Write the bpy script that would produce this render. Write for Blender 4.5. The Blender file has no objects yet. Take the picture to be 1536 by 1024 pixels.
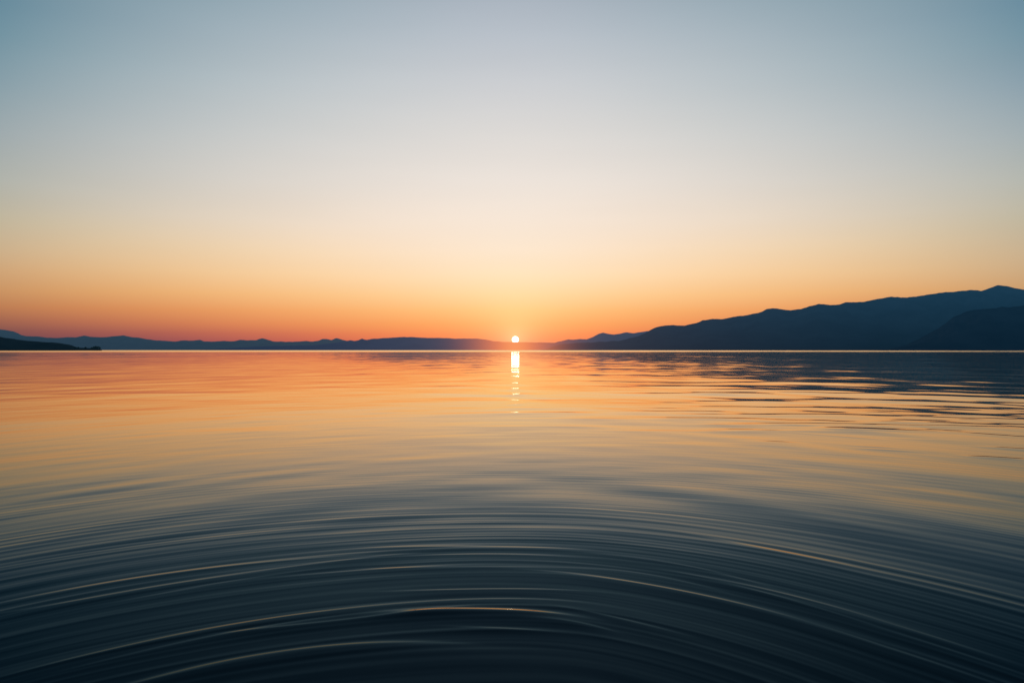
import bpy, math, random
import numpy as np

# ------------------------------------------------------------------ basics
C = bpy.context.scene.collection
scene = bpy.context.scene
H = 1.6            # eye height above the water, metres
F = 1195.0         # focal length in photograph pixels (28 mm on 36 mm)
HZ = 525.0         # row of the horizon in the photograph
CX = 768.0
R = math.radians
rng = np.random.default_rng(11)


def lin(c):
    out = []
    for v in c:
        v = v / 255.0
        out.append(v / 12.92 if v <= 0.04045 else ((v + 0.055) / 1.055) ** 2.4)
    return tuple(out) + (1.0,)


def mesh_obj(name, co, faces, mat, smooth=True, parent=None):
    """co (n,3) array, faces (m,4) array of quads -> one mesh object"""
    me = bpy.data.meshes.new(name)
    co = np.asarray(co, dtype=np.float32)
    faces = np.asarray(faces, dtype=np.int32)
    me.vertices.add(len(co))
    me.vertices.foreach_set('co', co.ravel())
    k = faces.shape[1]
    me.loops.add(faces.size)
    me.loops.foreach_set('vertex_index', faces.ravel())
    me.polygons.add(len(faces))
    me.polygons.foreach_set('loop_start', np.arange(0, faces.size, k, dtype=np.int32))
    me.polygons.foreach_set('loop_total', np.full(len(faces), k, dtype=np.int32))
    me.polygons.foreach_set('use_smooth', np.full(len(faces), smooth, dtype=bool))
    me.update(calc_edges=True)
    me.validate()
    me.materials.append(mat)
    ob = bpy.data.objects.new(name, me)
    C.objects.link(ob)
    if parent:
        ob.parent = parent
    return ob


def grid_faces(nr, nc, wrap=False):
    r = np.arange(nr - 1)[:, None]
    cmax = nc if wrap else nc - 1
    c = np.arange(cmax)[None, :]
    c2 = (c + 1) % nc
    a = r * nc + c
    b = r * nc + c2
    d = (r + 1) * nc + c2
    e = (r + 1) * nc + c
    return np.stack([a, b, d, e], -1).reshape(-1, 4)


class N:
    """tiny node helper"""
    def __init__(self, tree):
        self.t = tree
        self.t.nodes.clear()

    def new(self, typ, **kw):
        n = self.t.nodes.new(typ)
        for k, v in kw.items():
            setattr(n, k, v)
        return n

    def put(self, sock, v):
        if isinstance(v, bpy.types.NodeSocket):
            self.t.links.new(v, sock)
        elif v is not None:
            sock.default_value = v

    def m(self, op, a, b=None, c=None, clamp=False):
        n = self.new('ShaderNodeMath', operation=op, use_clamp=clamp)
        for i, v in enumerate((a, b, c)):
            if v is not None:
                self.put(n.inputs[i], v)
        return n.outputs[0]

    def vm(self, op, a, b=None, scale=None):
        n = self.new('ShaderNodeVectorMath', operation=op)
        self.put(n.inputs[0], a)
        if b is not None:
            self.put(n.inputs[1], b)
        if scale is not None:
            self.put(n.inputs[3], scale)
        return n.outputs['Value'] if op in ('DOT_PRODUCT', 'LENGTH') else n.outputs[0]

    def mix(self, f, a, b):
        n = self.new('ShaderNodeMix', data_type='RGBA', clamp_factor=True)
        self.put(n.inputs[0], f)
        self.put(n.inputs[6], a)
        self.put(n.inputs[7], b)
        return n.outputs[2]

    def rng(self, v, a, b, c=0.0, d=1.0, kind='SMOOTHSTEP'):
        n = self.new('ShaderNodeMapRange', interpolation_type=kind)
        for i, q in enumerate((v, a, b, c, d)):
            self.put(n.inputs[i], q)
        return n.outputs[0]

    def ramp(self, f, stops, mode='LINEAR'):
        n = self.new('ShaderNodeValToRGB')
        cr = n.color_ramp
        cr.interpolation = mode
        while len(cr.elements) < len(stops):
            cr.elements.new(0.5)
        for e, (p, col) in zip(cr.elements, sorted(stops, key=lambda s: s[0])):
            e.position = p
            e.color = col
        self.put(n.inputs[0], f)
        return n.outputs[0]


# ------------------------------------------------------------------ sun direction
SUN_PX, SUN_PY = 773.0, 509.2
sun_az = math.atan((SUN_PX - CX) / F)            # to the right of +Y
sun_el = math.atan((HZ - SUN_PY) / F)
sun_dir = (math.sin(sun_az) * math.cos(sun_el), math.cos(sun_az) * math.cos(sun_el), math.sin(sun_el))

# ------------------------------------------------------------------ world (dusk sky)
world = bpy.data.worlds.new('World')
scene.world = world
world.use_nodes = True
w = N(world.node_tree)
dirv = w.vm('NORMALIZE', w.new('ShaderNodeTexCoord').outputs['Generated'])
sx = w.new('ShaderNodeSeparateXYZ')
w.put(sx.inputs[0], dirv)
X, Y, Z = sx.outputs
el = w.m('ARCSINE', w.m('MAXIMUM', Z, 0.0))
fac = w.m('SQRT', w.m('DIVIDE', el, math.pi / 2))
az = w.m('ARCTAN2', X, Y)


def sky_ramp(px, rows, top):
    """rows: [(row in the photo, colour)] seen at column px -> stops in elevation"""
    ca = math.cos(math.atan((px - CX) / F))
    st = []
    for py, col in rows:
        e = max(0.0, math.atan((HZ - py) / F * ca))
        st.append((math.sqrt(e / (math.pi / 2)), lin(col)))
    for edeg, col in top:
        st.append((math.sqrt(edeg / 90.0), lin(col)))
    return w.ramp(fac, st)


TOP = [(30, (100, 128, 144)), (38, (66, 98, 118)), (50, (44, 72, 94)), (70, (30, 54, 76)), (90, (24, 45, 66))]
rC = sky_ramp(768, [(525, (246, 118, 76)), (510, (250, 128, 78)), (500, (252, 144, 84)), (485, (252, 167, 98)), (465, (251, 191, 124)),
                    (440, (249, 210, 158)), (410, (249, 221, 186)), (375, (249, 227, 204)), (330, (245, 229, 214)),
                    (270, (235, 226, 218)), (200, (220, 217, 214)), (120, (201, 204, 208)), (50, (183, 191, 200)), (0, (171, 181, 192))], TOP)
rM = sky_ramp(384, [(525, (172, 86, 84)), (510, (182, 94, 84)), (500, (198, 108, 84)), (485, (220, 134, 88)), (465, (234, 159, 100)),
                    (440, (242, 186, 126)), (410, (243, 203, 155)), (375, (239, 211, 176)), (330, (229, 213, 194)),
                    (270, (216, 210, 202)), (200, (201, 203, 202)), (120, (181, 191, 196)), (50, (163, 178, 187)), (0, (150, 169, 180))], TOP)
rL = sky_ramp(0, [(525, (112, 72, 78)), (505, (118, 74, 78)), (495, (132, 82, 78)), (480, (160, 100, 80)), (460, (188, 124, 84)),
                  (435, (202, 148, 100)), (405, (206, 164, 120)), (375, (202, 174, 138)), (330, (191, 179, 154)),
                  (270, (177, 179, 171)), (200, (159, 170, 173)), (120, (135, 158, 168)), (50, (115, 147, 161)), (0, (103, 138, 155))], TOP)
rR = sky_ramp(1536, [(525, (120, 72, 80)), (505, (136, 82, 80)), (480, (172, 110, 84)), (450, (198, 142, 98)),
                     (430, (203, 158, 112)), (405, (204, 170, 130)), (375, (201, 177, 144)), (330, (191, 181, 158)),
                     (270, (180, 182, 174)), (200, (162, 174, 178)), (120, (138, 160, 172)), (50, (118, 149, 164)), (0, (106, 140, 158))], TOP)
rF = w.ramp(fac, [(0.0, lin((84, 66, 88))), (math.sqrt(4 / 90), lin((106, 88, 104))), (math.sqrt(12 / 90), lin((96, 112, 132))),
                  (math.sqrt(24 / 90), lin((76, 106, 128))), (math.sqrt(45 / 90), lin((48, 76, 98))), (1.0, lin((24, 45, 66)))])

azn = w.m('DIVIDE', w.m('SUBTRACT', az, 0.0), math.atan(CX / F))
E_ = 0.18
q = math.atan(384 / F) / math.atan(768 / F)
soft = lambda u: (math.sqrt(u * u + E_ * E_) - E_) / (math.sqrt(1 + E_ * E_) - E_)
azc = w.m('MINIMUM', w.m('ABSOLUTE', azn), 1.06)
v = w.m('DIVIDE', w.m('SUBTRACT', w.m('SQRT', w.m('ADD', w.m('MULTIPLY', azc, azc), E_ * E_)), E_), math.sqrt(1 + E_ * E_) - E_)
v1 = w.m('SUBTRACT', 1.0, v)
bC, bM, bE = w.m('MULTIPLY', v1, v1), w.m('MULTIPLY', w.m('MULTIPLY', v, v1), 2.0), w.m('MULTIPLY', v, v)
vq = soft(q)
kC, kM, kE = (1 - vq) ** 2, 2 * vq * (1 - vq), vq ** 2
wC = w.m('SUBTRACT', bC, w.m('MULTIPLY', bM, kC / kM))
wM = w.m('DIVIDE', bM, kM)
wE = w.m('SUBTRACT', bE, w.m('MULTIPLY', bM, kE / kM))
rE = w.mix(w.rng(az, -0.25, 0.25), rL, rR)
sky = w.vm('ADD', w.vm('ADD', w.vm('SCALE', rC, scale=wC), w.vm('SCALE', rM, scale=wM)), w.vm('SCALE', rE, scale=wE))
sky = w.mix(w.rng(w.m('ABSOLUTE', az), 0.56, 1.7), sky, rF)
# scattering glow around the setting sun
cosd = w.vm('DOT_PRODUCT', dirv, sun_dir)
ang = w.m('ARCCOSINE', w.m('MINIMUM', cosd, 1.0))


def gauss(sig, col):
    t = w.m('DIVIDE', ang, sig)
    g = w.m('EXPONENT', w.m('MULTIPLY', t, -1.0))
    return w.vm('SCALE', col, scale=g)


sky = w.vm('ADD', sky, gauss(0.050, (0.01, 0.17, 0.10)))
sky = w.vm('ADD', sky, gauss(0.018, (0.1, 0.20, 0.09)))
# slight uneven haze so the gradient is not perfectly even
nz = w.new('ShaderNodeTexNoise')
nz.inputs['Scale'].default_value = 2.6
nz.inputs['Detail'].default_value = 3.0
w.put(nz.inputs['Vector'], w.vm('MULTIPLY', dirv, (1.0, 1.0, 7.0)))
sky = w.vm('SCALE', sky, scale=w.rng(nz.outputs[0], 0.3, 0.7, 0.985, 1.015, 'LINEAR'))
nish = w.new('ShaderNodeTexSky', sky_type='NISHITA', sun_disc=False, sun_elevation=sun_el, sun_rotation=sun_az)
bg1 = w.new('ShaderNodeBackground')
w.put(bg1.inputs[0], sky)
bg2 = w.new('ShaderNodeBackground')
w.put(bg2.inputs[0], nish.outputs[0])
bg2.inputs[1].default_value = 0.005
addb = w.new('ShaderNodeAddShader')
w.put(addb.inputs[0], bg1.outputs[0])
w.put(addb.inputs[1], bg2.outputs[0])
wo = w.new('ShaderNodeOutputWorld')
w.put(wo.inputs[0], addb.outputs[0])

# ------------------------------------------------------------------ materials
def hill_material(name, far, near_col, top_col, glow=1.0, rough_scale=0.004):
    """dark wooded slope: bump-lit diffuse plus aerial haze painted as emission, which thickens with height in
    the frame of the hill and turns to painted orange glare where the slope lies under the sun"""
    mat = bpy.data.materials.new(name)
    mat.use_nodes = True
    n = N(mat.node_tree)
    pos = n.new('ShaderNodeNewGeometry').outputs['Position']
    s = n.new('ShaderNodeSeparateXYZ')
    n.put(s.inputs[0], pos)
    px, py, pz = s.outputs
    noise = n.new('ShaderNodeTexNoise')
    noise.inputs['Scale'].default_value = rough_scale
    noise.inputs['Detail'].default_value = 8
    noise.inputs['Roughness'].default_value = 0.6
    n.put(noise.inputs['Vector'], pos)
    alb = n.mix(n.rng(noise.outputs[0], 0.35, 0.65), (0.014, 0.020, 0.020, 1), (0.028, 0.032, 0.030, 1))
    dif = n.new('ShaderNodeBsdfDiffuse')
    n.put(dif.inputs[0], alb)
    # aerial haze, painted into the emission colour and lighter towards the top
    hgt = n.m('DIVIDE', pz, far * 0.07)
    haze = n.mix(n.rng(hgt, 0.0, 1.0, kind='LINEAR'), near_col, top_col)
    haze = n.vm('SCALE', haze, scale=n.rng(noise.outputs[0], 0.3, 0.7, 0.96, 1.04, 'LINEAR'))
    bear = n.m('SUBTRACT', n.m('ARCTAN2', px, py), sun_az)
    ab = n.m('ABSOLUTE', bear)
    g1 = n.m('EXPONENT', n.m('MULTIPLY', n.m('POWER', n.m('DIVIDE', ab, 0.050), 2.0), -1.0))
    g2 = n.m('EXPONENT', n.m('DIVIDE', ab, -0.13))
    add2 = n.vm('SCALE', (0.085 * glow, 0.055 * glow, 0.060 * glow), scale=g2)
    tot = n.mix(n.m('MULTIPLY', g1, 0.97), n.vm('ADD', haze, add2), (0.90, 0.235, 0.095, 1))  # orange sun glare painted over the slope near the sun's bearing
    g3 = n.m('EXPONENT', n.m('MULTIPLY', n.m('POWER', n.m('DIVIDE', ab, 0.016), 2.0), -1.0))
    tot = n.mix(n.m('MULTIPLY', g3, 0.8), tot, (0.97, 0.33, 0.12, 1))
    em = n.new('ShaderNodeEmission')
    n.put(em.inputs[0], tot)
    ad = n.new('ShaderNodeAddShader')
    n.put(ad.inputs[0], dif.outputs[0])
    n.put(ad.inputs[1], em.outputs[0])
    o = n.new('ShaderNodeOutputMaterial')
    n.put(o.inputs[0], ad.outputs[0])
    return mat


# ------------------------------------------------------------------ terrain ridges
def smooth_noise(x, seed, octaves=5, base=1.0):
    r = np.random.default_rng(seed)
    out = np.zeros_like(x, dtype=float)
    a = 1.0
    f = base
    for _ in range(octaves):
        n = int(4096)
        tab = r.uniform(-1, 1, n)
        t = x * f + 1000.37
        i = np.floor(t).astype(int)
        u = t - i
        u = u * u * (3 - 2 * u)
        out += a * ((1 - u) * tab[i % n] + u * tab[(i + 1) % n])
        a *= 0.5
        f *= 2.03
    return out


def noise2(x, y, seed, octaves=4):
    r = np.random.default_rng(seed)
    out = np.zeros(np.broadcast(x, y).shape)
    a = 1.0
    f = 1.0
    for _ in range(octaves):
        tab = r.uniform(-1, 1, (256, 256))
        tx = x * f + 501.3
        ty = y * f + 311.7
        i = np.floor(tx).astype(int); j = np.floor(ty).astype(int)
        u = tx - i; v = ty - j
        u = u * u * (3 - 2 * u); v = v * v * (3 - 2 * v)
        i0 = i % 256; i1 = (i + 1) % 256; j0 = j % 256; j1 = (j + 1) % 256
        out += a * ((tab[i0, j0] * (1 - u) + tab[i1, j0] * u) * (1 - v) + (tab[i0, j1] * (1 - u) + tab[i1, j1] * u) * v)
        a *= 0.5
        f *= 2.1
    return out


def ridge(name, prof, d_shore, d_ridge, mat, seed, jag=0.35, nc=900, nr=46, power=0.85):
    """prof: skyline of the range as (column, row) seen from the shore where the photo was taken"""
    pts = np.array(prof, dtype=float)
    t0, t1 = (pts[0, 0] - CX) / F, (pts[-1, 0] - CX) / F
    t = np.linspace(t0, t1, nc)
    rows = np.interp(t * F + CX, pts[:, 0], pts[:, 1])
    k = np.ones(3) / 3
    rows = np.convolve(np.pad(rows, 1, 'edge'), k, 'valid')
    hpx = np.clip(HZ - rows, 0, None)
    hpx = hpx + jag * smooth_noise(t * F / 9.0, seed, 5) * np.clip(hpx / 6.0, 0, 1)
    top = np.clip(hpx / F, 0, None) * d_ridge + H * np.clip(hpx / 3, 0, 1)
    v = np.linspace(-0.06, 1.7, nr)
    D = d_shore + (d_ridge - d_shore) * v
    T, V = np.meshgrid(t, v)
    TOPV = np.broadcast_to(top, V.shape)
    DD = np.broadcast_to(D[:, None], V.shape)
    shape = np.where(V <= 1, np.clip(V, 0, 1) ** power, 1 - 0.75 * (V - 1))
    # spurs and gullies, fading out on the skyline and at the shore
    nz = noise2(T * F / 26.0 + V * 0.8, V * 2.0, seed + 5, 4)
    env = np.clip(V, 0, 1) * np.clip(1 - V, 0, 1) * 4
    shape = shape * (1 + 0.16 * nz * env)
    z = TOPV * shape
    z = np.where(V < 0.0, -12.0, z)
    z = np.where((V >= 0) & (V <= 1e-9), 0.5, z)
    x = T * DD
    co = np.stack([x, DD, z], -1).reshape(-1, 3)
    ob = mesh_obj(name, co, grid_faces(nr, nc), mat)
    ob['kind'] = 'structure'
    return ob


far_left = [(-900, 524), (-700, 512), (-520, 500), (-380, 494), (-260, 489), (-160, 490), (-70, 488), (0, 493.5), (10, 495.5), (20, 497), (26, 499), (32, 502.5), (40, 504), (50, 504.5), (60, 504.5),
            (70, 506), (85, 506.5), (100, 505.5), (112, 506), (120, 504.5), (127, 503.2), (135, 505), (145, 505.5), (160, 505.5),
            (168, 504.5), (178, 503.8), (184, 502.8), (190, 504), (200, 505.5), (210, 506.5), (220, 508.5), (240, 510.5), (262, 512),
            (272, 510.5), (290, 510.5), (300, 509.2), (306, 511.5), (320, 512), (335, 511.2), (350, 512), (360, 509.3), (370, 510.5),
            (384, 510), (388, 508.3), (393, 507), (400, 509), (410, 512), (430, 512.5), (450, 512), (460, 511.3), (466, 512), (478, 511),
            (484, 508), (492, 508.4), (497, 510), (504, 507), (512, 509), (520, 511), (540, 513), (600, 517), (680, 521), (740, 524.5)]
mid_hill = [(300, 524.5), (360, 521), (400, 519), (440, 518), (470, 517.5), (490, 515.5), (505, 513.5), (515, 512), (525, 510),
            (532, 511), (538, 510.3), (543, 507.6), (549, 509.6), (560, 508), (575, 507), (590, 506), (600, 505.5), (615, 505), (625, 506),
            (640, 506.5), (660, 506.5), (680, 507.5), (700, 507.8), (715, 507.8), (730, 509.5), (742, 511.5), (755, 512.5),
            (770, 513), (790, 513), (810, 513.2), (830, 513.6), (850, 515), (900, 518), (980, 524)]
far_right = [(800, 523), (825, 516), (835, 513), (845, 510.5), (852, 508.6), (860, 509.5), (870, 508.4), (880, 509), (890, 505),
             (898, 500.5), (905, 498.4), (912, 500), (921, 501.5), (930, 500.5), (939.5, 498), (950, 499.5), (969, 496.5), (990, 494), (1050, 494),
             (1150, 490), (1300, 500), (1400, 524)]
main_right = [(815, 524.5), (840, 516), (870, 514), (900, 512.5), (927, 511), (942, 508), (958, 504), (969, 499), (976, 494), (983, 490.5), (1008, 487),
              (1027, 488), (1046, 483.5), (1054, 480), (1069, 478), (1083, 478.8), (1100, 475), (1121, 472.5), (1137.5, 469), (1150, 463.5),
              (1160, 462), (1171, 463), (1185, 465), (1202, 463), (1216, 458.5), (1228, 455.4), (1245, 456.9), (1260, 456.3), (1268, 453.1),
              (1295, 452.5), (1318, 447.5), (1337, 444.8), (1353, 446.2), (1376, 444.4), (1397, 441), (1408, 439), (1424, 437.9),
              (1455, 434.8), (1473, 435.8), (1485, 431.7), (1497, 427), (1512, 429.2), (1524, 432.3), (1536, 434), (1570, 437),
              (1620, 431), (1700, 438), (1820, 452), (1960, 470), (2150, 490), (2400, 524)]
front_right = [(1325, 524.5), (1345, 521), (1362, 516), (1378, 508.5), (1393, 500), (1410, 490.6), (1422, 482), (1431, 475), (1451, 466.7),
               (1466, 463.5), (1495, 462), (1503, 459.4), (1516, 460.4), (1536, 458), (1600, 452), (1700, 458), (1900, 480), (2100, 524)]
headland = [(-500, 524), (-380, 508), (-250, 500), (-120, 500), (-40, 503), (0, 505), (8, 506.7), (29, 509.3), (43, 511.3), (62, 512.5),
            (85, 513.9), (101, 516.3), (108, 517.8), (113, 520), (121, 521.4), (135, 521.8), (148, 521.8), (153, 524.2)]

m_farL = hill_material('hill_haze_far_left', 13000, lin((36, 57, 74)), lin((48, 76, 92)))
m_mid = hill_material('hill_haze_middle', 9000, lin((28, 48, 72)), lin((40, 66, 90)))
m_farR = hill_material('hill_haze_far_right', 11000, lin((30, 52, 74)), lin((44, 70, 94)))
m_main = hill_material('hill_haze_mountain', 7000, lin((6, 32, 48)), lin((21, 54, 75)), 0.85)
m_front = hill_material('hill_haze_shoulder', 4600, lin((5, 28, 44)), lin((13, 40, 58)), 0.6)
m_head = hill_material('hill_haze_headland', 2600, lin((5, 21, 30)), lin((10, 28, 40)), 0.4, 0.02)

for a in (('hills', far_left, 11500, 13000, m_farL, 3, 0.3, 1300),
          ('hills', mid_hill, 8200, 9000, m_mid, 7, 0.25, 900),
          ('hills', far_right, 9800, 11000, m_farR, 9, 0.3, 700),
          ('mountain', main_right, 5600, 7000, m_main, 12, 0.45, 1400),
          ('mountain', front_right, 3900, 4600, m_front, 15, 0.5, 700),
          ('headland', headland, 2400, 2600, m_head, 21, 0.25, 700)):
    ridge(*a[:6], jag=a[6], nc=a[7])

# ------------------------------------------------------------------ trees at the tip of the headland
leaf = bpy.data.materials.new('dark_foliage')
leaf.use_nodes = True
n = N(leaf.node_tree)
nn = n.new('ShaderNodeTexNoise')
nn.inputs['Scale'].default_value = 0.8
d = n.new('ShaderNodeBsdfDiffuse')
n.put(d.inputs[0], n.mix(nn.outputs[0], (0.02, 0.04, 0.02, 1), (0.06, 0.08, 0.04, 1)))
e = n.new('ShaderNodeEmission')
e.inputs[0].default_value = lin((5, 20, 28))  # dim even blue glow painted into the leaves by emission
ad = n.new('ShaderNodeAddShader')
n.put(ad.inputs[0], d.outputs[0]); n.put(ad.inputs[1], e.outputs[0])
n.put(n.new('ShaderNodeOutputMaterial').inputs[0], ad.outputs[0])
bark = bpy.data.materials.new('bark')
bark.use_nodes = True
bark.node_tree.nodes['Principled BSDF'].inputs['Base Color'].default_value = (0.05, 0.035, 0.025, 1)
bark.node_tree.nodes['Principled BSDF'].inputs['Roughness'].default_value = 0.9


def tree(px, height, width, seed, label, dist=2470.0):
    rr = random.Random(seed)
    root = bpy.data.objects.new('tree', None)
    C.objects.link(root)
    root.location = ((px - CX) / F * dist, dist, 5.2)
    root['label'] = label
    root['category'] = 'tree'
    root['group'] = 'trees on the tip of the headland'
    # trunk with limbs
    vs, fs = [], []

    def limb(p, q, r0, r1):
        base = len(vs)
        for (c, r_) in ((p, r0), (q, r1)):
            for k in range(6):
                a = k * math.pi / 3
                vs.append((c[0] + r_ * math.cos(a), c[1] + r_ * math.sin(a), c[2]))
        for k in range(6):
            fs.append((base + k, base + (k + 1) % 6, base + 6 + (k + 1) % 6, base + 6 + k))
    limb((0, 0, -3), (0.2, 0, height * 0.55), 0.35, 0.2)
    for k in range(6):
        a = rr.uniform(0, 6.28)
        z0 = height * rr.uniform(0.25, 0.5)
        limb((0.1, 0, z0), (math.cos(a) * width * 0.3, math.sin(a) * width * 0.3, z0 + height * 0.3), 0.14, 0.05)
    mesh_obj('trunk', vs, fs, bark, parent=root)
    vs, fs = [], []
    clumps = []
    for k in range(16):
        a = rr.uniform(0, 6.28)
        rad = width * 0.42 * math.sqrt(rr.random())
        zz = height * rr.uniform(0.28, 0.9)
        rad *= 1.15 - 0.75 * max(0, (zz / height - 0.45)) / 0.5
        clumps.append((math.cos(a) * rad, math.sin(a) * rad, zz, rr.uniform(0.11, 0.2) * width))
    for (cx, cy, cz, cr) in clumps:
        for k in range(90):
            u = [rr.gauss(0, 1) for _ in range(3)]
            l = math.sqrt(sum(q_ * q_ for q_ in u)) or 1
            f_ = cr * rr.uniform(0.4, 1.05) / l
            p = (cx + u[0] * f_, cy + u[1] * f_, cz + u[2] * f_ * 0.8)
            s_ = rr.uniform(0.3, 0.6)
            d1 = [rr.uniform(-s_, s_) for _ in range(3)]
            d2 = [rr.uniform(-s_, s_) for _ in range(3)]
            bi = len(vs)
            vs += [tuple(p[i] - d1[i] for i in range(3)), tuple(p[i] - d2[i] for i in range(3)),
                   tuple(p[i] + d1[i] for i in range(3)), tuple(p[i] + d2[i] for i in range(3))]
            fs.append((bi, bi + 1, bi + 2, bi + 3))
    mesh_obj('crown', vs, fs, leaf, smooth=False, parent=root)


tree(112.5, 6, 9, 1, 'low dark tree where the headland slope meets its flat spit')
tree(117.5, 6.5, 6, 2, 'small dark tree standing alone in the middle of the low spit')
tree(128.5, 6.5, 7, 3, 'dark pointed tree on the spit just left of the clump')
for i, (px, hh, ww) in enumerate(((137.5, 5.0, 8), (140.5, 7.5, 8), (143.5, 9.5, 9), (147, 9.2, 9), (150, 6.0, 7))):
    tree(px, hh, ww, 20 + i, ['low leftmost tree of the dark clump at the tip of the headland',
                              'medium tree left of the tallest one in the clump at the headland tip',
                              'tallest dark tree in the clump at the headland tip',
                              'tall round tree right of the tallest in the headland clump',
                              'short outermost tree at the water end of the headland'][i])

# ------------------------------------------------------------------ sun disc
sm = bpy.data.materials.new('sun_glow')
sm.use_nodes = True
n = N(sm.node_tree)
e = n.new('ShaderNodeEmission')
e.inputs[0].default_value = (1.0, 0.94, 0.74, 1)
# limb darkening: the rim of the disc is dimmer and warmer than its middle
gm = n.new('ShaderNodeNewGeometry')
face = n.m('MAXIMUM', n.m('MULTIPLY', n.vm('DOT_PRODUCT', gm.outputs['Normal'], sun_dir), -1.0), 0.0)
n.put(e.inputs[1], n.rng(face, 0.0, 0.75, 0.9, 4.2))
n.put(n.new('ShaderNodeOutputMaterial').inputs[0], e.outputs[0])
SD = 60000.0
nr_, nc_ = 25, 48
th = np.linspace(0, math.pi, nr_)[:, None]
ph = np.linspace(0, 2 * math.pi, nc_, endpoint=False)[None, :]
SR = SD * 5.2 / F
co = np.stack([SR * np.sin(th) * np.cos(ph), SR * np.sin(th) * np.sin(ph), SR * np.cos(th) * np.ones_like(ph)], -1).reshape(-1, 3)
sun_ob = mesh_obj('sun', co, grid_faces(nr_, nc_, True), sm)
sun_ob.location = (sun_dir[0] * SD, sun_dir[1] * SD, sun_dir[2] * SD + H)
sun_ob['label'] = 'small white setting sun resting on the low notch between the hills'
sun_ob['category'] = 'sun'

# ------------------------------------------------------------------ the lake
# polar grid: rows evenly spaced in depression angle, fine inside the view sector
px_rows = np.concatenate([np.geomspace(9000, 640, 60, endpoint=False), np.arange(640, 500, -1.2), np.arange(500, 3.0, -0.6)])
dist = F * H / px_rows
dist = np.concatenate([dist, np.geomspace(dist[-1] * 1.06, 70000, 60)])
azs = np.concatenate([np.linspace(-math.pi, -R(38), 150, endpoint=False),
                      np.linspace(-R(38), R(38), 1150, endpoint=False),
                      np.linspace(R(38), math.pi, 150, endpoint=False)])
DR, AZ = np.meshgrid(dist, azs, indexing='ij')
PX = DR * np.sin(AZ)
PY = DR * np.cos(AZ)
x = PX / H
y = PY / H
# family of ripple rings spreading from a spot just in front of the shore
B = 0.24 + 0.8 * (y + 0.2)
CC = x * x + (y + 0.2) ** 2 - 0.04
Y0 = (-B + np.sqrt(np.maximum(B * B + 0.8 * CC, 0))) / 0.4
cen = 0.4 * Y0 - 0.2
TH = np.arctan2(x, y - cen)


def skew(th, y0):
    """the rings are drawn out on their right flank"""
    u = np.clip(th, -3, 1.3) - 0.12
    d_ = 0.475 * (u + np.sqrt(u * u + 0.012)) * np.clip(1.25 - np.abs(th) / 2.6, 0, 1)
    w_ = 0.28 + 0.72 / (1 + np.exp((y0 - 4.9) * 1.6))
    return y0 + d_ * w_


Y0 = skew(TH, Y0)
Z = np.zeros_like(PX)


def mod(seed, ka, kr, lo=0.0, hi=1.0):
    v = noise2(TH * ka + 40, np.log(np.maximum(Y0, .05)) * kr + 9, seed, 2) * 0.5 + 0.5
    return lo + (hi - lo) * np.clip(v, 0, 1)


def sstep(v, lo, hi):
    u = np.clip((v - lo) / (hi - lo), 0, 1)
    return u * u * (3 - 2 * u)


near = sstep(Y0, 1.9, 2.9) * (0.10 + 0.90 * (1 - sstep(Y0, 3.7, 5.6)))
near2 = (0.2 + 0.8 * sstep(Y0, 2.1, 3.0)) * (0.35 + 0.65 * (1 - sstep(Y0, 4.0, 7.5)))
warp = 0.05 * noise2(TH * 0.9, Y0 * 0.5, 31, 2)
YW = (Y0 + warp) * H
for i, (lam, slope, p, ka, kr) in enumerate(((0.52, 0.012, 4, 1.3, 7), (0.36, 0.016, 5, 1.5, 9), (0.22, 0.021, 4, 1.7, 12), (0.14, 0.014, 4, 1.9, 15))):
    k = 2 * math.pi / lam
    ph = k * YW + 1.6 * noise2(TH * 0.7 + i * 7, Y0 * 1.4, 50 + i, 1)
    g = np.exp(-p * np.sin(ph / 2) ** 2)
    Z += slope / (k * math.sqrt(p) * 0.43) * g * np.clip(mod(70 + i, ka, kr, -0.5, 1.6), 0, 1.5) * near
for i, (lam, slope, ka, kr) in enumerate(((0.30, 0.009, 1.2, 9), (0.17, 0.011, 1.6, 12), (0.105, 0.009, 2.0, 16), (0.068, 0.006, 2.4, 20))):
    k = 2 * math.pi / lam
    ph = k * YW + 1.2 * noise2(TH * 0.8 + i * 3, Y0 * 2.1, 90 + i, 1)
    Z += slope / k * np.cos(ph) * mod(110 + i, ka, kr, 0.0, 1.6) ** 1.5 * near2


# individual ring crests: metres on the lake where each crest lies, and its steepness
def fam(xm, ym):
    X_, Y_ = xm / H, ym / H
    B_ = 0.24 + 0.8 * (Y_ + 0.2)
    y0 = (-B_ + math.sqrt(B_ * B_ + 0.8 * (X_ * X_ + (Y_ + 0.2) ** 2 - 0.04))) / 0.4
    t_ = math.atan2(X_, Y_ - (0.4 * y0 - 0.2))
    return t_, float(skew(t_, y0))


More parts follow.
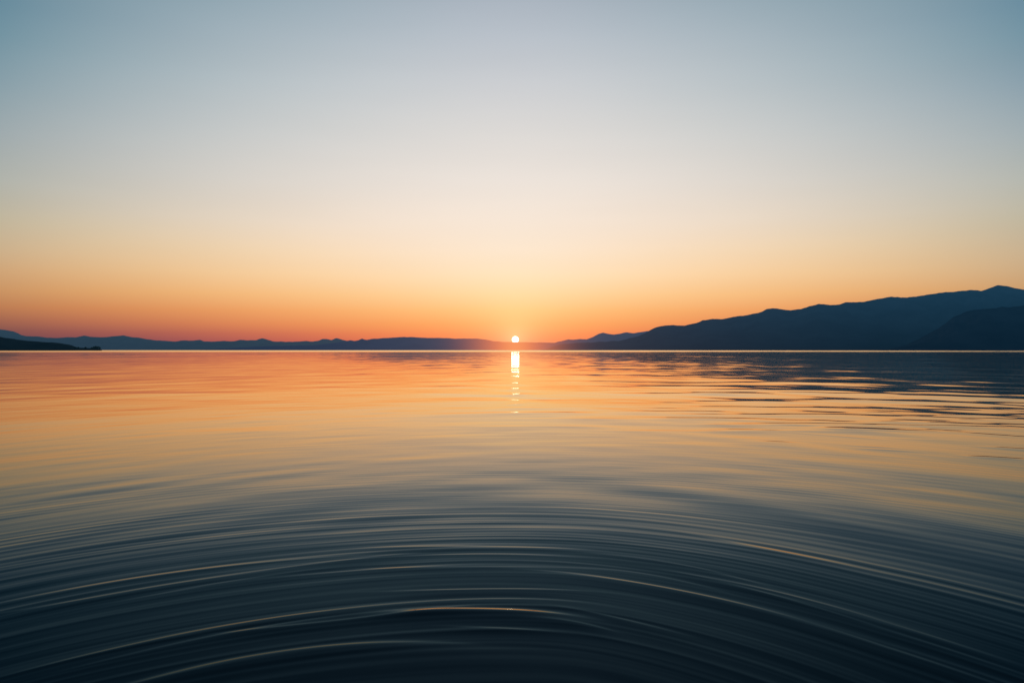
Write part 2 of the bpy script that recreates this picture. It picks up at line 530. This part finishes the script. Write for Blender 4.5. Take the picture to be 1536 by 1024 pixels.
CRESTS = (
    (((-0.965, 6.500), (-0.261, 6.522), (0.496, 6.456)), 0.050, 0.020),
    (((-3.242, 5.063), (-2.781, 5.528), (-2.071, 5.938), (-1.136, 6.246)), 0.036, 0.022),
    (((-3.111, 4.858), (-2.828, 5.076), (-2.518, 5.314)), 0.036, 0.020),
    (((-2.622, 5.256), (-2.223, 5.576), (-1.678, 5.865), (-0.905, 6.267)), 0.040, 0.021),
    (((-2.391, 5.186), (-1.933, 5.544), (-1.405, 5.847)), 0.036, 0.018),
    (((-0.789, 5.314), (-0.215, 5.359), (0.453, 5.329)), 0.066, 0.013),
    (((-2.523, 3.944), (-2.274, 4.147), (-1.975, 4.363), (-1.592, 4.681), (-1.108, 4.959), (-0.336, 5.158), (0.390, 5.090)), 0.062, 0.017),
    (((-2.063, 4.174), (-1.787, 4.393), (-1.450, 4.603), (-0.788, 4.896), (-0.286, 5.036), (0.134, 5.010)), 0.055, 0.015),
    (((-1.585, 4.549), (-1.124, 4.681), (-0.723, 4.871), (-0.484, 4.921)), 0.066, 0.015),
    (((-0.686, 4.896), (-0.280, 4.939), (0.008, 4.921), (0.331, 4.846)), 0.128, 0.024),
    (((-1.809, 3.857), (-1.553, 4.069), (-1.250, 4.248), (-0.793, 4.363), (-0.432, 4.393)), 0.088, 0.022),
    (((-0.301, 4.636), (-0.031, 4.603), (0.272, 4.538)), 0.055, 0.014),
    (((0.630, 6.287), (1.092, 6.088), (1.422, 5.777), (1.664, 5.512)), 0.036, 0.018),
    (((1.291, 5.692), (1.845, 5.144), (2.216, 4.704), (2.493, 4.202)), 0.046, 0.020),
    (((1.376, 5.592), (1.811, 5.050), (2.153, 4.570), (2.466, 4.043)), 0.038, 0.016),
    (((0.194, 5.812), (0.702, 5.609), (1.111, 5.329), (1.466, 5.023)), 0.050, 0.018),
    (((1.270, 5.214), (1.752, 4.670), (2.048, 4.295), (2.319, 3.804)), 0.042, 0.020),
    (((1.702, 6.798), (2.047, 6.456), (2.362, 6.127)), 0.036, 0.022),
    (((0.372, 4.959), (0.727, 4.716), (0.920, 4.560)), 0.062, 0.014),
    (((0.179, 4.774), (0.362, 4.716), (0.537, 4.603)), 0.062, 0.013),
    (((0.599, 5.883), (1.089, 5.625), (1.316, 5.404)), 0.040, 0.015),
    (((-0.667, 6.246), (-0.042, 6.267), (0.425, 6.206)), 0.040, 0.012),
    (((-1.018, 5.865), (-0.335, 5.901), (0.452, 5.883)), 0.036, 0.014),
    (((-1.763, 5.592), (-1.015, 5.847), (-0.339, 5.974)), 0.036, 0.015),
    # single wavelets further out that catch the dark foot of the mountain
    (((4.393, 14.130), (5.009, 13.874)), 0.034, 0.035),
    (((5.425, 15.564), (6.150, 14.957), (6.771, 14.288)), 0.034, 0.030),
    (((5.631, 13.160), (6.336, 12.766)), 0.042, 0.030),
    (((5.794, 13.437), (6.312, 13.205)), 0.030, 0.020),
    (((6.929, 12.159), (7.576, 11.821)), 0.058, 0.035),
    (((7.872, 13.343), (8.555, 12.766)), 0.052, 0.033),
    (((8.829, 15.377), (9.769, 14.395)), 0.052, 0.040),
    (((7.021, 14.559), (7.787, 14.182)), 0.030, 0.020),
    (((7.309, 17.245), (8.694, 15.953)), 0.044, 0.035),
    (((4.209, 17.245), (4.772, 16.940)), 0.030, 0.030),
    (((-0.099, 23.772), (0.362, 24.071)), 0.024, 0.110),
    (((-0.144, 28.773), (0.586, 29.212)), 0.026, 0.140),
    (((-0.110, 32.987), (0.390, 33.274)), 0.022, 0.140),
    (((-0.165, 39.445), (0.522, 39.042)), 0.018, 0.200),
)
# scattered wavelets of the same kind over the breezier right arm of the lake
rw = random.Random(4)
SCATTER = []
for _ in range(170):
    dd = H * F / rw.uniform(46, 122)                 # distance out, metres
    bx_ = dd * (rw.uniform(0.16, 0.95) if rw.random() < 0.8 else rw.uniform(-0.8, 0.16))
    ln = dd * rw.uniform(0.025, 0.11)
    tilt_ = -rw.uniform(0.25, 0.62) * bx_ / dd
    sl_ = rw.uniform(0.55, 1.0) * (0.012 + 0.34 / (dd + 2)) if bx_ > 0 else 0.006
    SCATTER.append((((bx_ - ln, dd - tilt_ * ln), (bx_ + ln, dd + tilt_ * ln)), sl_, rw.uniform(0.5, 1.0) * (dd / H) ** 2 / F * 0.9))
for pts, slope, sg in CRESTS + tuple(SCATTER):
    ty = sorted(fam(*p) for p in pts)
    tt = np.array([t_[0] for t_ in ty]); yy = np.array([t_[1] for t_ in ty])
    dist_p = [math.hypot(*p) for p in pts]
    lo_, hi_ = np.searchsorted(dist, (min(dist_p) * 0.72, max(dist_p) * 1.25))
    THs, Ys = TH[lo_:hi_], Y0[lo_:hi_]
    if len(tt) > 2:
        cf = np.polyfit(tt, yy, 2)
        ctr = np.polyval(cf, np.clip(THs, tt[0] - 0.25, tt[-1] + 0.25))
    else:
        ctr = np.interp(THs, tt, yy)
    ext = tt[-1] - tt[0]
    fade = min(0.20 * ext + 0.05, 0.45 * ext)
    wa = sstep(THs, tt[0] - fade, tt[0] + fade) * (1 - sstep(THs, tt[-1] - fade, tt[-1] + fade))
    dd_ = (Ys - ctr) / (sg * 0.8)
    dn = np.minimum(dd_, 0)
    Z[lo_:hi_] += wa * 1.30 * slope * 2 * sg * H * 0.5 * (1 - np.tanh(np.clip(dd_, -9, 9))) * np.exp(-(dn / 7.0) ** 2)

# broad wind ripples further out
spacing = np.gradient(dist)[:, None]
rg = np.random.default_rng(5)
YH = Y0 * H
for i in range(60):
    lam = 0.25 * (60.0) ** (i / 59.0)
    k = 2 * math.pi / lam
    th = rg.normal(0, 0.30 if lam < 0.8 else (0.45 if lam < 1.3 else 0.70))
    slope = 0.0022 if lam < 1.3 else (0.0027 if lam < 5 else 0.0015)
    att = np.clip(lam / (spacing * 2.6) - 1.0, 0, 1)
    if lam < 0.7:
        att = att * (0.35 + 0.65 * sstep(DR, 14, 36))
    else:
        att = att * (0.35 + 1.0 * sstep(DR, 4.5, 7) * 0.60 - 0.3 * sstep(DR, 10, 15) + 0.35 * sstep(DR, 18, 36))
    if lam > 1.3:      # the left arm of the lake lies in the lee and is calmer
        slope = slope * ((0.38 if lam > 5 else 0.58) + (0.62 if lam > 5 else 0.42) * sstep(PX / np.maximum(DR, 1), -0.16, -0.01))
    Z += slope / k * np.cos(k * (PX * math.sin(th) + YH * math.cos(th)) + rg.uniform(0, 6.28)) * att
Z = Z.reshape(-1)
co = np.stack([PX.ravel(), PY.ravel(), Z], -1)

wm = bpy.data.materials.new('lake_water')
wm.use_nodes = True
n = N(wm.node_tree)
geo = n.new('ShaderNodeNewGeometry')
pos = geo.outputs['Position']
rad = n.vm('LENGTH', n.vm('MULTIPLY', pos, (1, 1, 0)))
out = n.vm('NORMALIZE', n.vm('MULTIPLY', pos, (1, 1, 0)))


def noise(vec, detail=2.0, rough=0.5):
    t = n.new('ShaderNodeTexNoise')
    t.inputs['Scale'].default_value = 1.0
    t.inputs['Detail'].default_value = detail
    t.inputs['Roughness'].default_value = rough
    n.put(t.inputs['Vector'], vec)
    return n.m('SUBTRACT', t.outputs[0], 0.5)


ringa = n.new('ShaderNodeAttribute', attribute_name='ring').outputs['Vector']
fine = noise(n.vm('MULTIPLY', ringa, (6.0, 70.0, 0)), 3.0, 0.55)
chop = noise(n.vm('MULTIPLY', pos, (0.42, 0.16, 0)), 3.0)
gust = noise(n.vm('MULTIPLY', pos, (0.05, 0.018, 0)), 2.0)
lane = noise(n.vm('MULTIPLY', pos, (0.004, 0.0016, 0)), 2.0)
sx_ = n.new('ShaderNodeSeparateXYZ')
n.put(sx_.inputs[0], pos)
lee = n.rng(n.m('DIVIDE', sx_.outputs[0], n.m('MAXIMUM', sx_.outputs[1], 1.0)), -0.18, 0.12, 0.5, 1.0)   # sheltered left, breezier right
tilt = n.m('MULTIPLY', fine, n.rng(rad, 3.5, 12, 0.014, 0.021))
tilt = n.m('ADD', tilt, n.m('MULTIPLY', chop, n.m('MULTIPLY', lee, n.rng(rad, 14, 50, 0.0, 0.038))))
tilt = n.m('ADD', tilt, n.m('MULTIPLY', gust, n.m('MULTIPLY', lee, n.rng(rad, 40, 140, 0.0, 0.028))))
tilt = n.m('SUBTRACT', tilt, n.m('MULTIPLY', n.rng(rad, 480, 1300, 0.0, 0.034), n.m('ADD', n.m('MULTIPLY', lane, 1.2), 1.0)))
sy = n.new('ShaderNodeSeparateXYZ')
n.put(sy.inputs[0], pos)
side = n.m('ABSOLUTE', n.m('DIVIDE', sy.outputs[0], n.m('MAXIMUM', sy.outputs[1], 1.0)))
breeze = n.m('ADD', 0.0, n.rng(side, 0.06, 0.32, 0.0, 0.0070))      # calmer lane down the middle of the lake
tilt = n.m('SUBTRACT', tilt, n.m('MULTIPLY', breeze, n.rng(rad, 22, 90)))
nrm = n.vm('NORMALIZE', n.vm('ADD', geo.outputs['Normal'], n.vm('SCALE', out, scale=tilt)))
fr = n.new('ShaderNodeFresnel')
fr.inputs[0].default_value = 1.333
n.put(fr.inputs['Normal'], nrm)
g_ = [(0.00, (0.000, 0.000, 0.000, 1)), (0.08, (0.006, 0.012, 0.017, 1)), (0.14, (0.012, 0.023, 0.031, 1)), (0.21, (0.024, 0.045, 0.059, 1)),
      (0.26, (0.050, 0.078, 0.100, 1)), (0.31, (0.118, 0.146, 0.164, 1)), (0.36, (0.240, 0.240, 0.226, 1)), (0.42, (0.385, 0.335, 0.278, 1)),
      (0.50, (0.55, 0.45, 0.345, 1)), (0.60, (0.78, 0.64, 0.49, 1)), (0.72, (0.92, 0.80, 0.65, 1)), (0.85, (0.97, 0.92, 0.82, 1)),
      (1.0, (0.98, 0.96, 0.92, 1))]
tint = n.ramp(fr.outputs[0], g_)
gl = n.new('ShaderNodeBsdfGlossy')
n.put(gl.inputs['Roughness'], n.m('ADD', n.rng(rad, 3, 40, 0.035, 0.045, 'LINEAR'), n.rng(rad, 300, 1200, 0.0, 0.05)))
n.put(gl.inputs['Normal'], nrm)
n.put(gl.inputs['Color'], tint)
df = n.new('ShaderNodeBsdfDiffuse')
df.inputs[0].default_value = (0.002, 0.006, 0.009, 1)
mx = n.new('ShaderNodeAddShader')
n.put(mx.inputs[0], df.outputs[0])
n.put(mx.inputs[1], gl.outputs[0])
n.put(n.new('ShaderNodeOutputMaterial').inputs[0], mx.outputs[0])
lake = mesh_obj('water', co, grid_faces(len(dist), len(azs), True), wm)
lake['kind'] = 'structure'
at = lake.data.attributes.new('ring', 'FLOAT_VECTOR', 'POINT')
ring = np.stack([TH.ravel() * 1.0, np.log(np.maximum(Y0, 0.05)).ravel(), np.zeros(TH.size)], -1).astype(np.float32)
at.data.foreach_set('vector', ring.ravel())

# ------------------------------------------------------------------ sun lamp
ld = bpy.data.lights.new('sun_lamp', 'SUN')
ld.energy = 0.002
ld.angle = R(0.53)
ld.color = (1.0, 0.88, 0.66)
lo = bpy.data.objects.new('sun_lamp', ld)
C.objects.link(lo)
from mathutils import Vector
lo.rotation_euler = Vector(sun_dir).to_track_quat('Z', 'Y').to_euler()
lo.location = (0, 50, 40)

# ------------------------------------------------------------------ camera
cd = bpy.data.cameras.new('camera')
cd.sensor_width = 36.0
cd.lens = 36.0 * F / 1536.0
cd.clip_start = 0.1
cd.clip_end = 200000.0
cam = bpy.data.objects.new('camera', cd)
C.objects.link(cam)
cam.location = (0, 0, H)
cam.rotation_euler = (R(90) + math.atan((HZ - 512) / F), 0, 0)
cam.rotation_mode = 'XYZ'
scene.camera = cam

scene.view_settings.view_transform = 'Standard'
scene.view_settings.look = 'None'
scene.view_settings.exposure = 0
scene.view_settings.gamma = 1
scene.cycles.max_bounces = 4
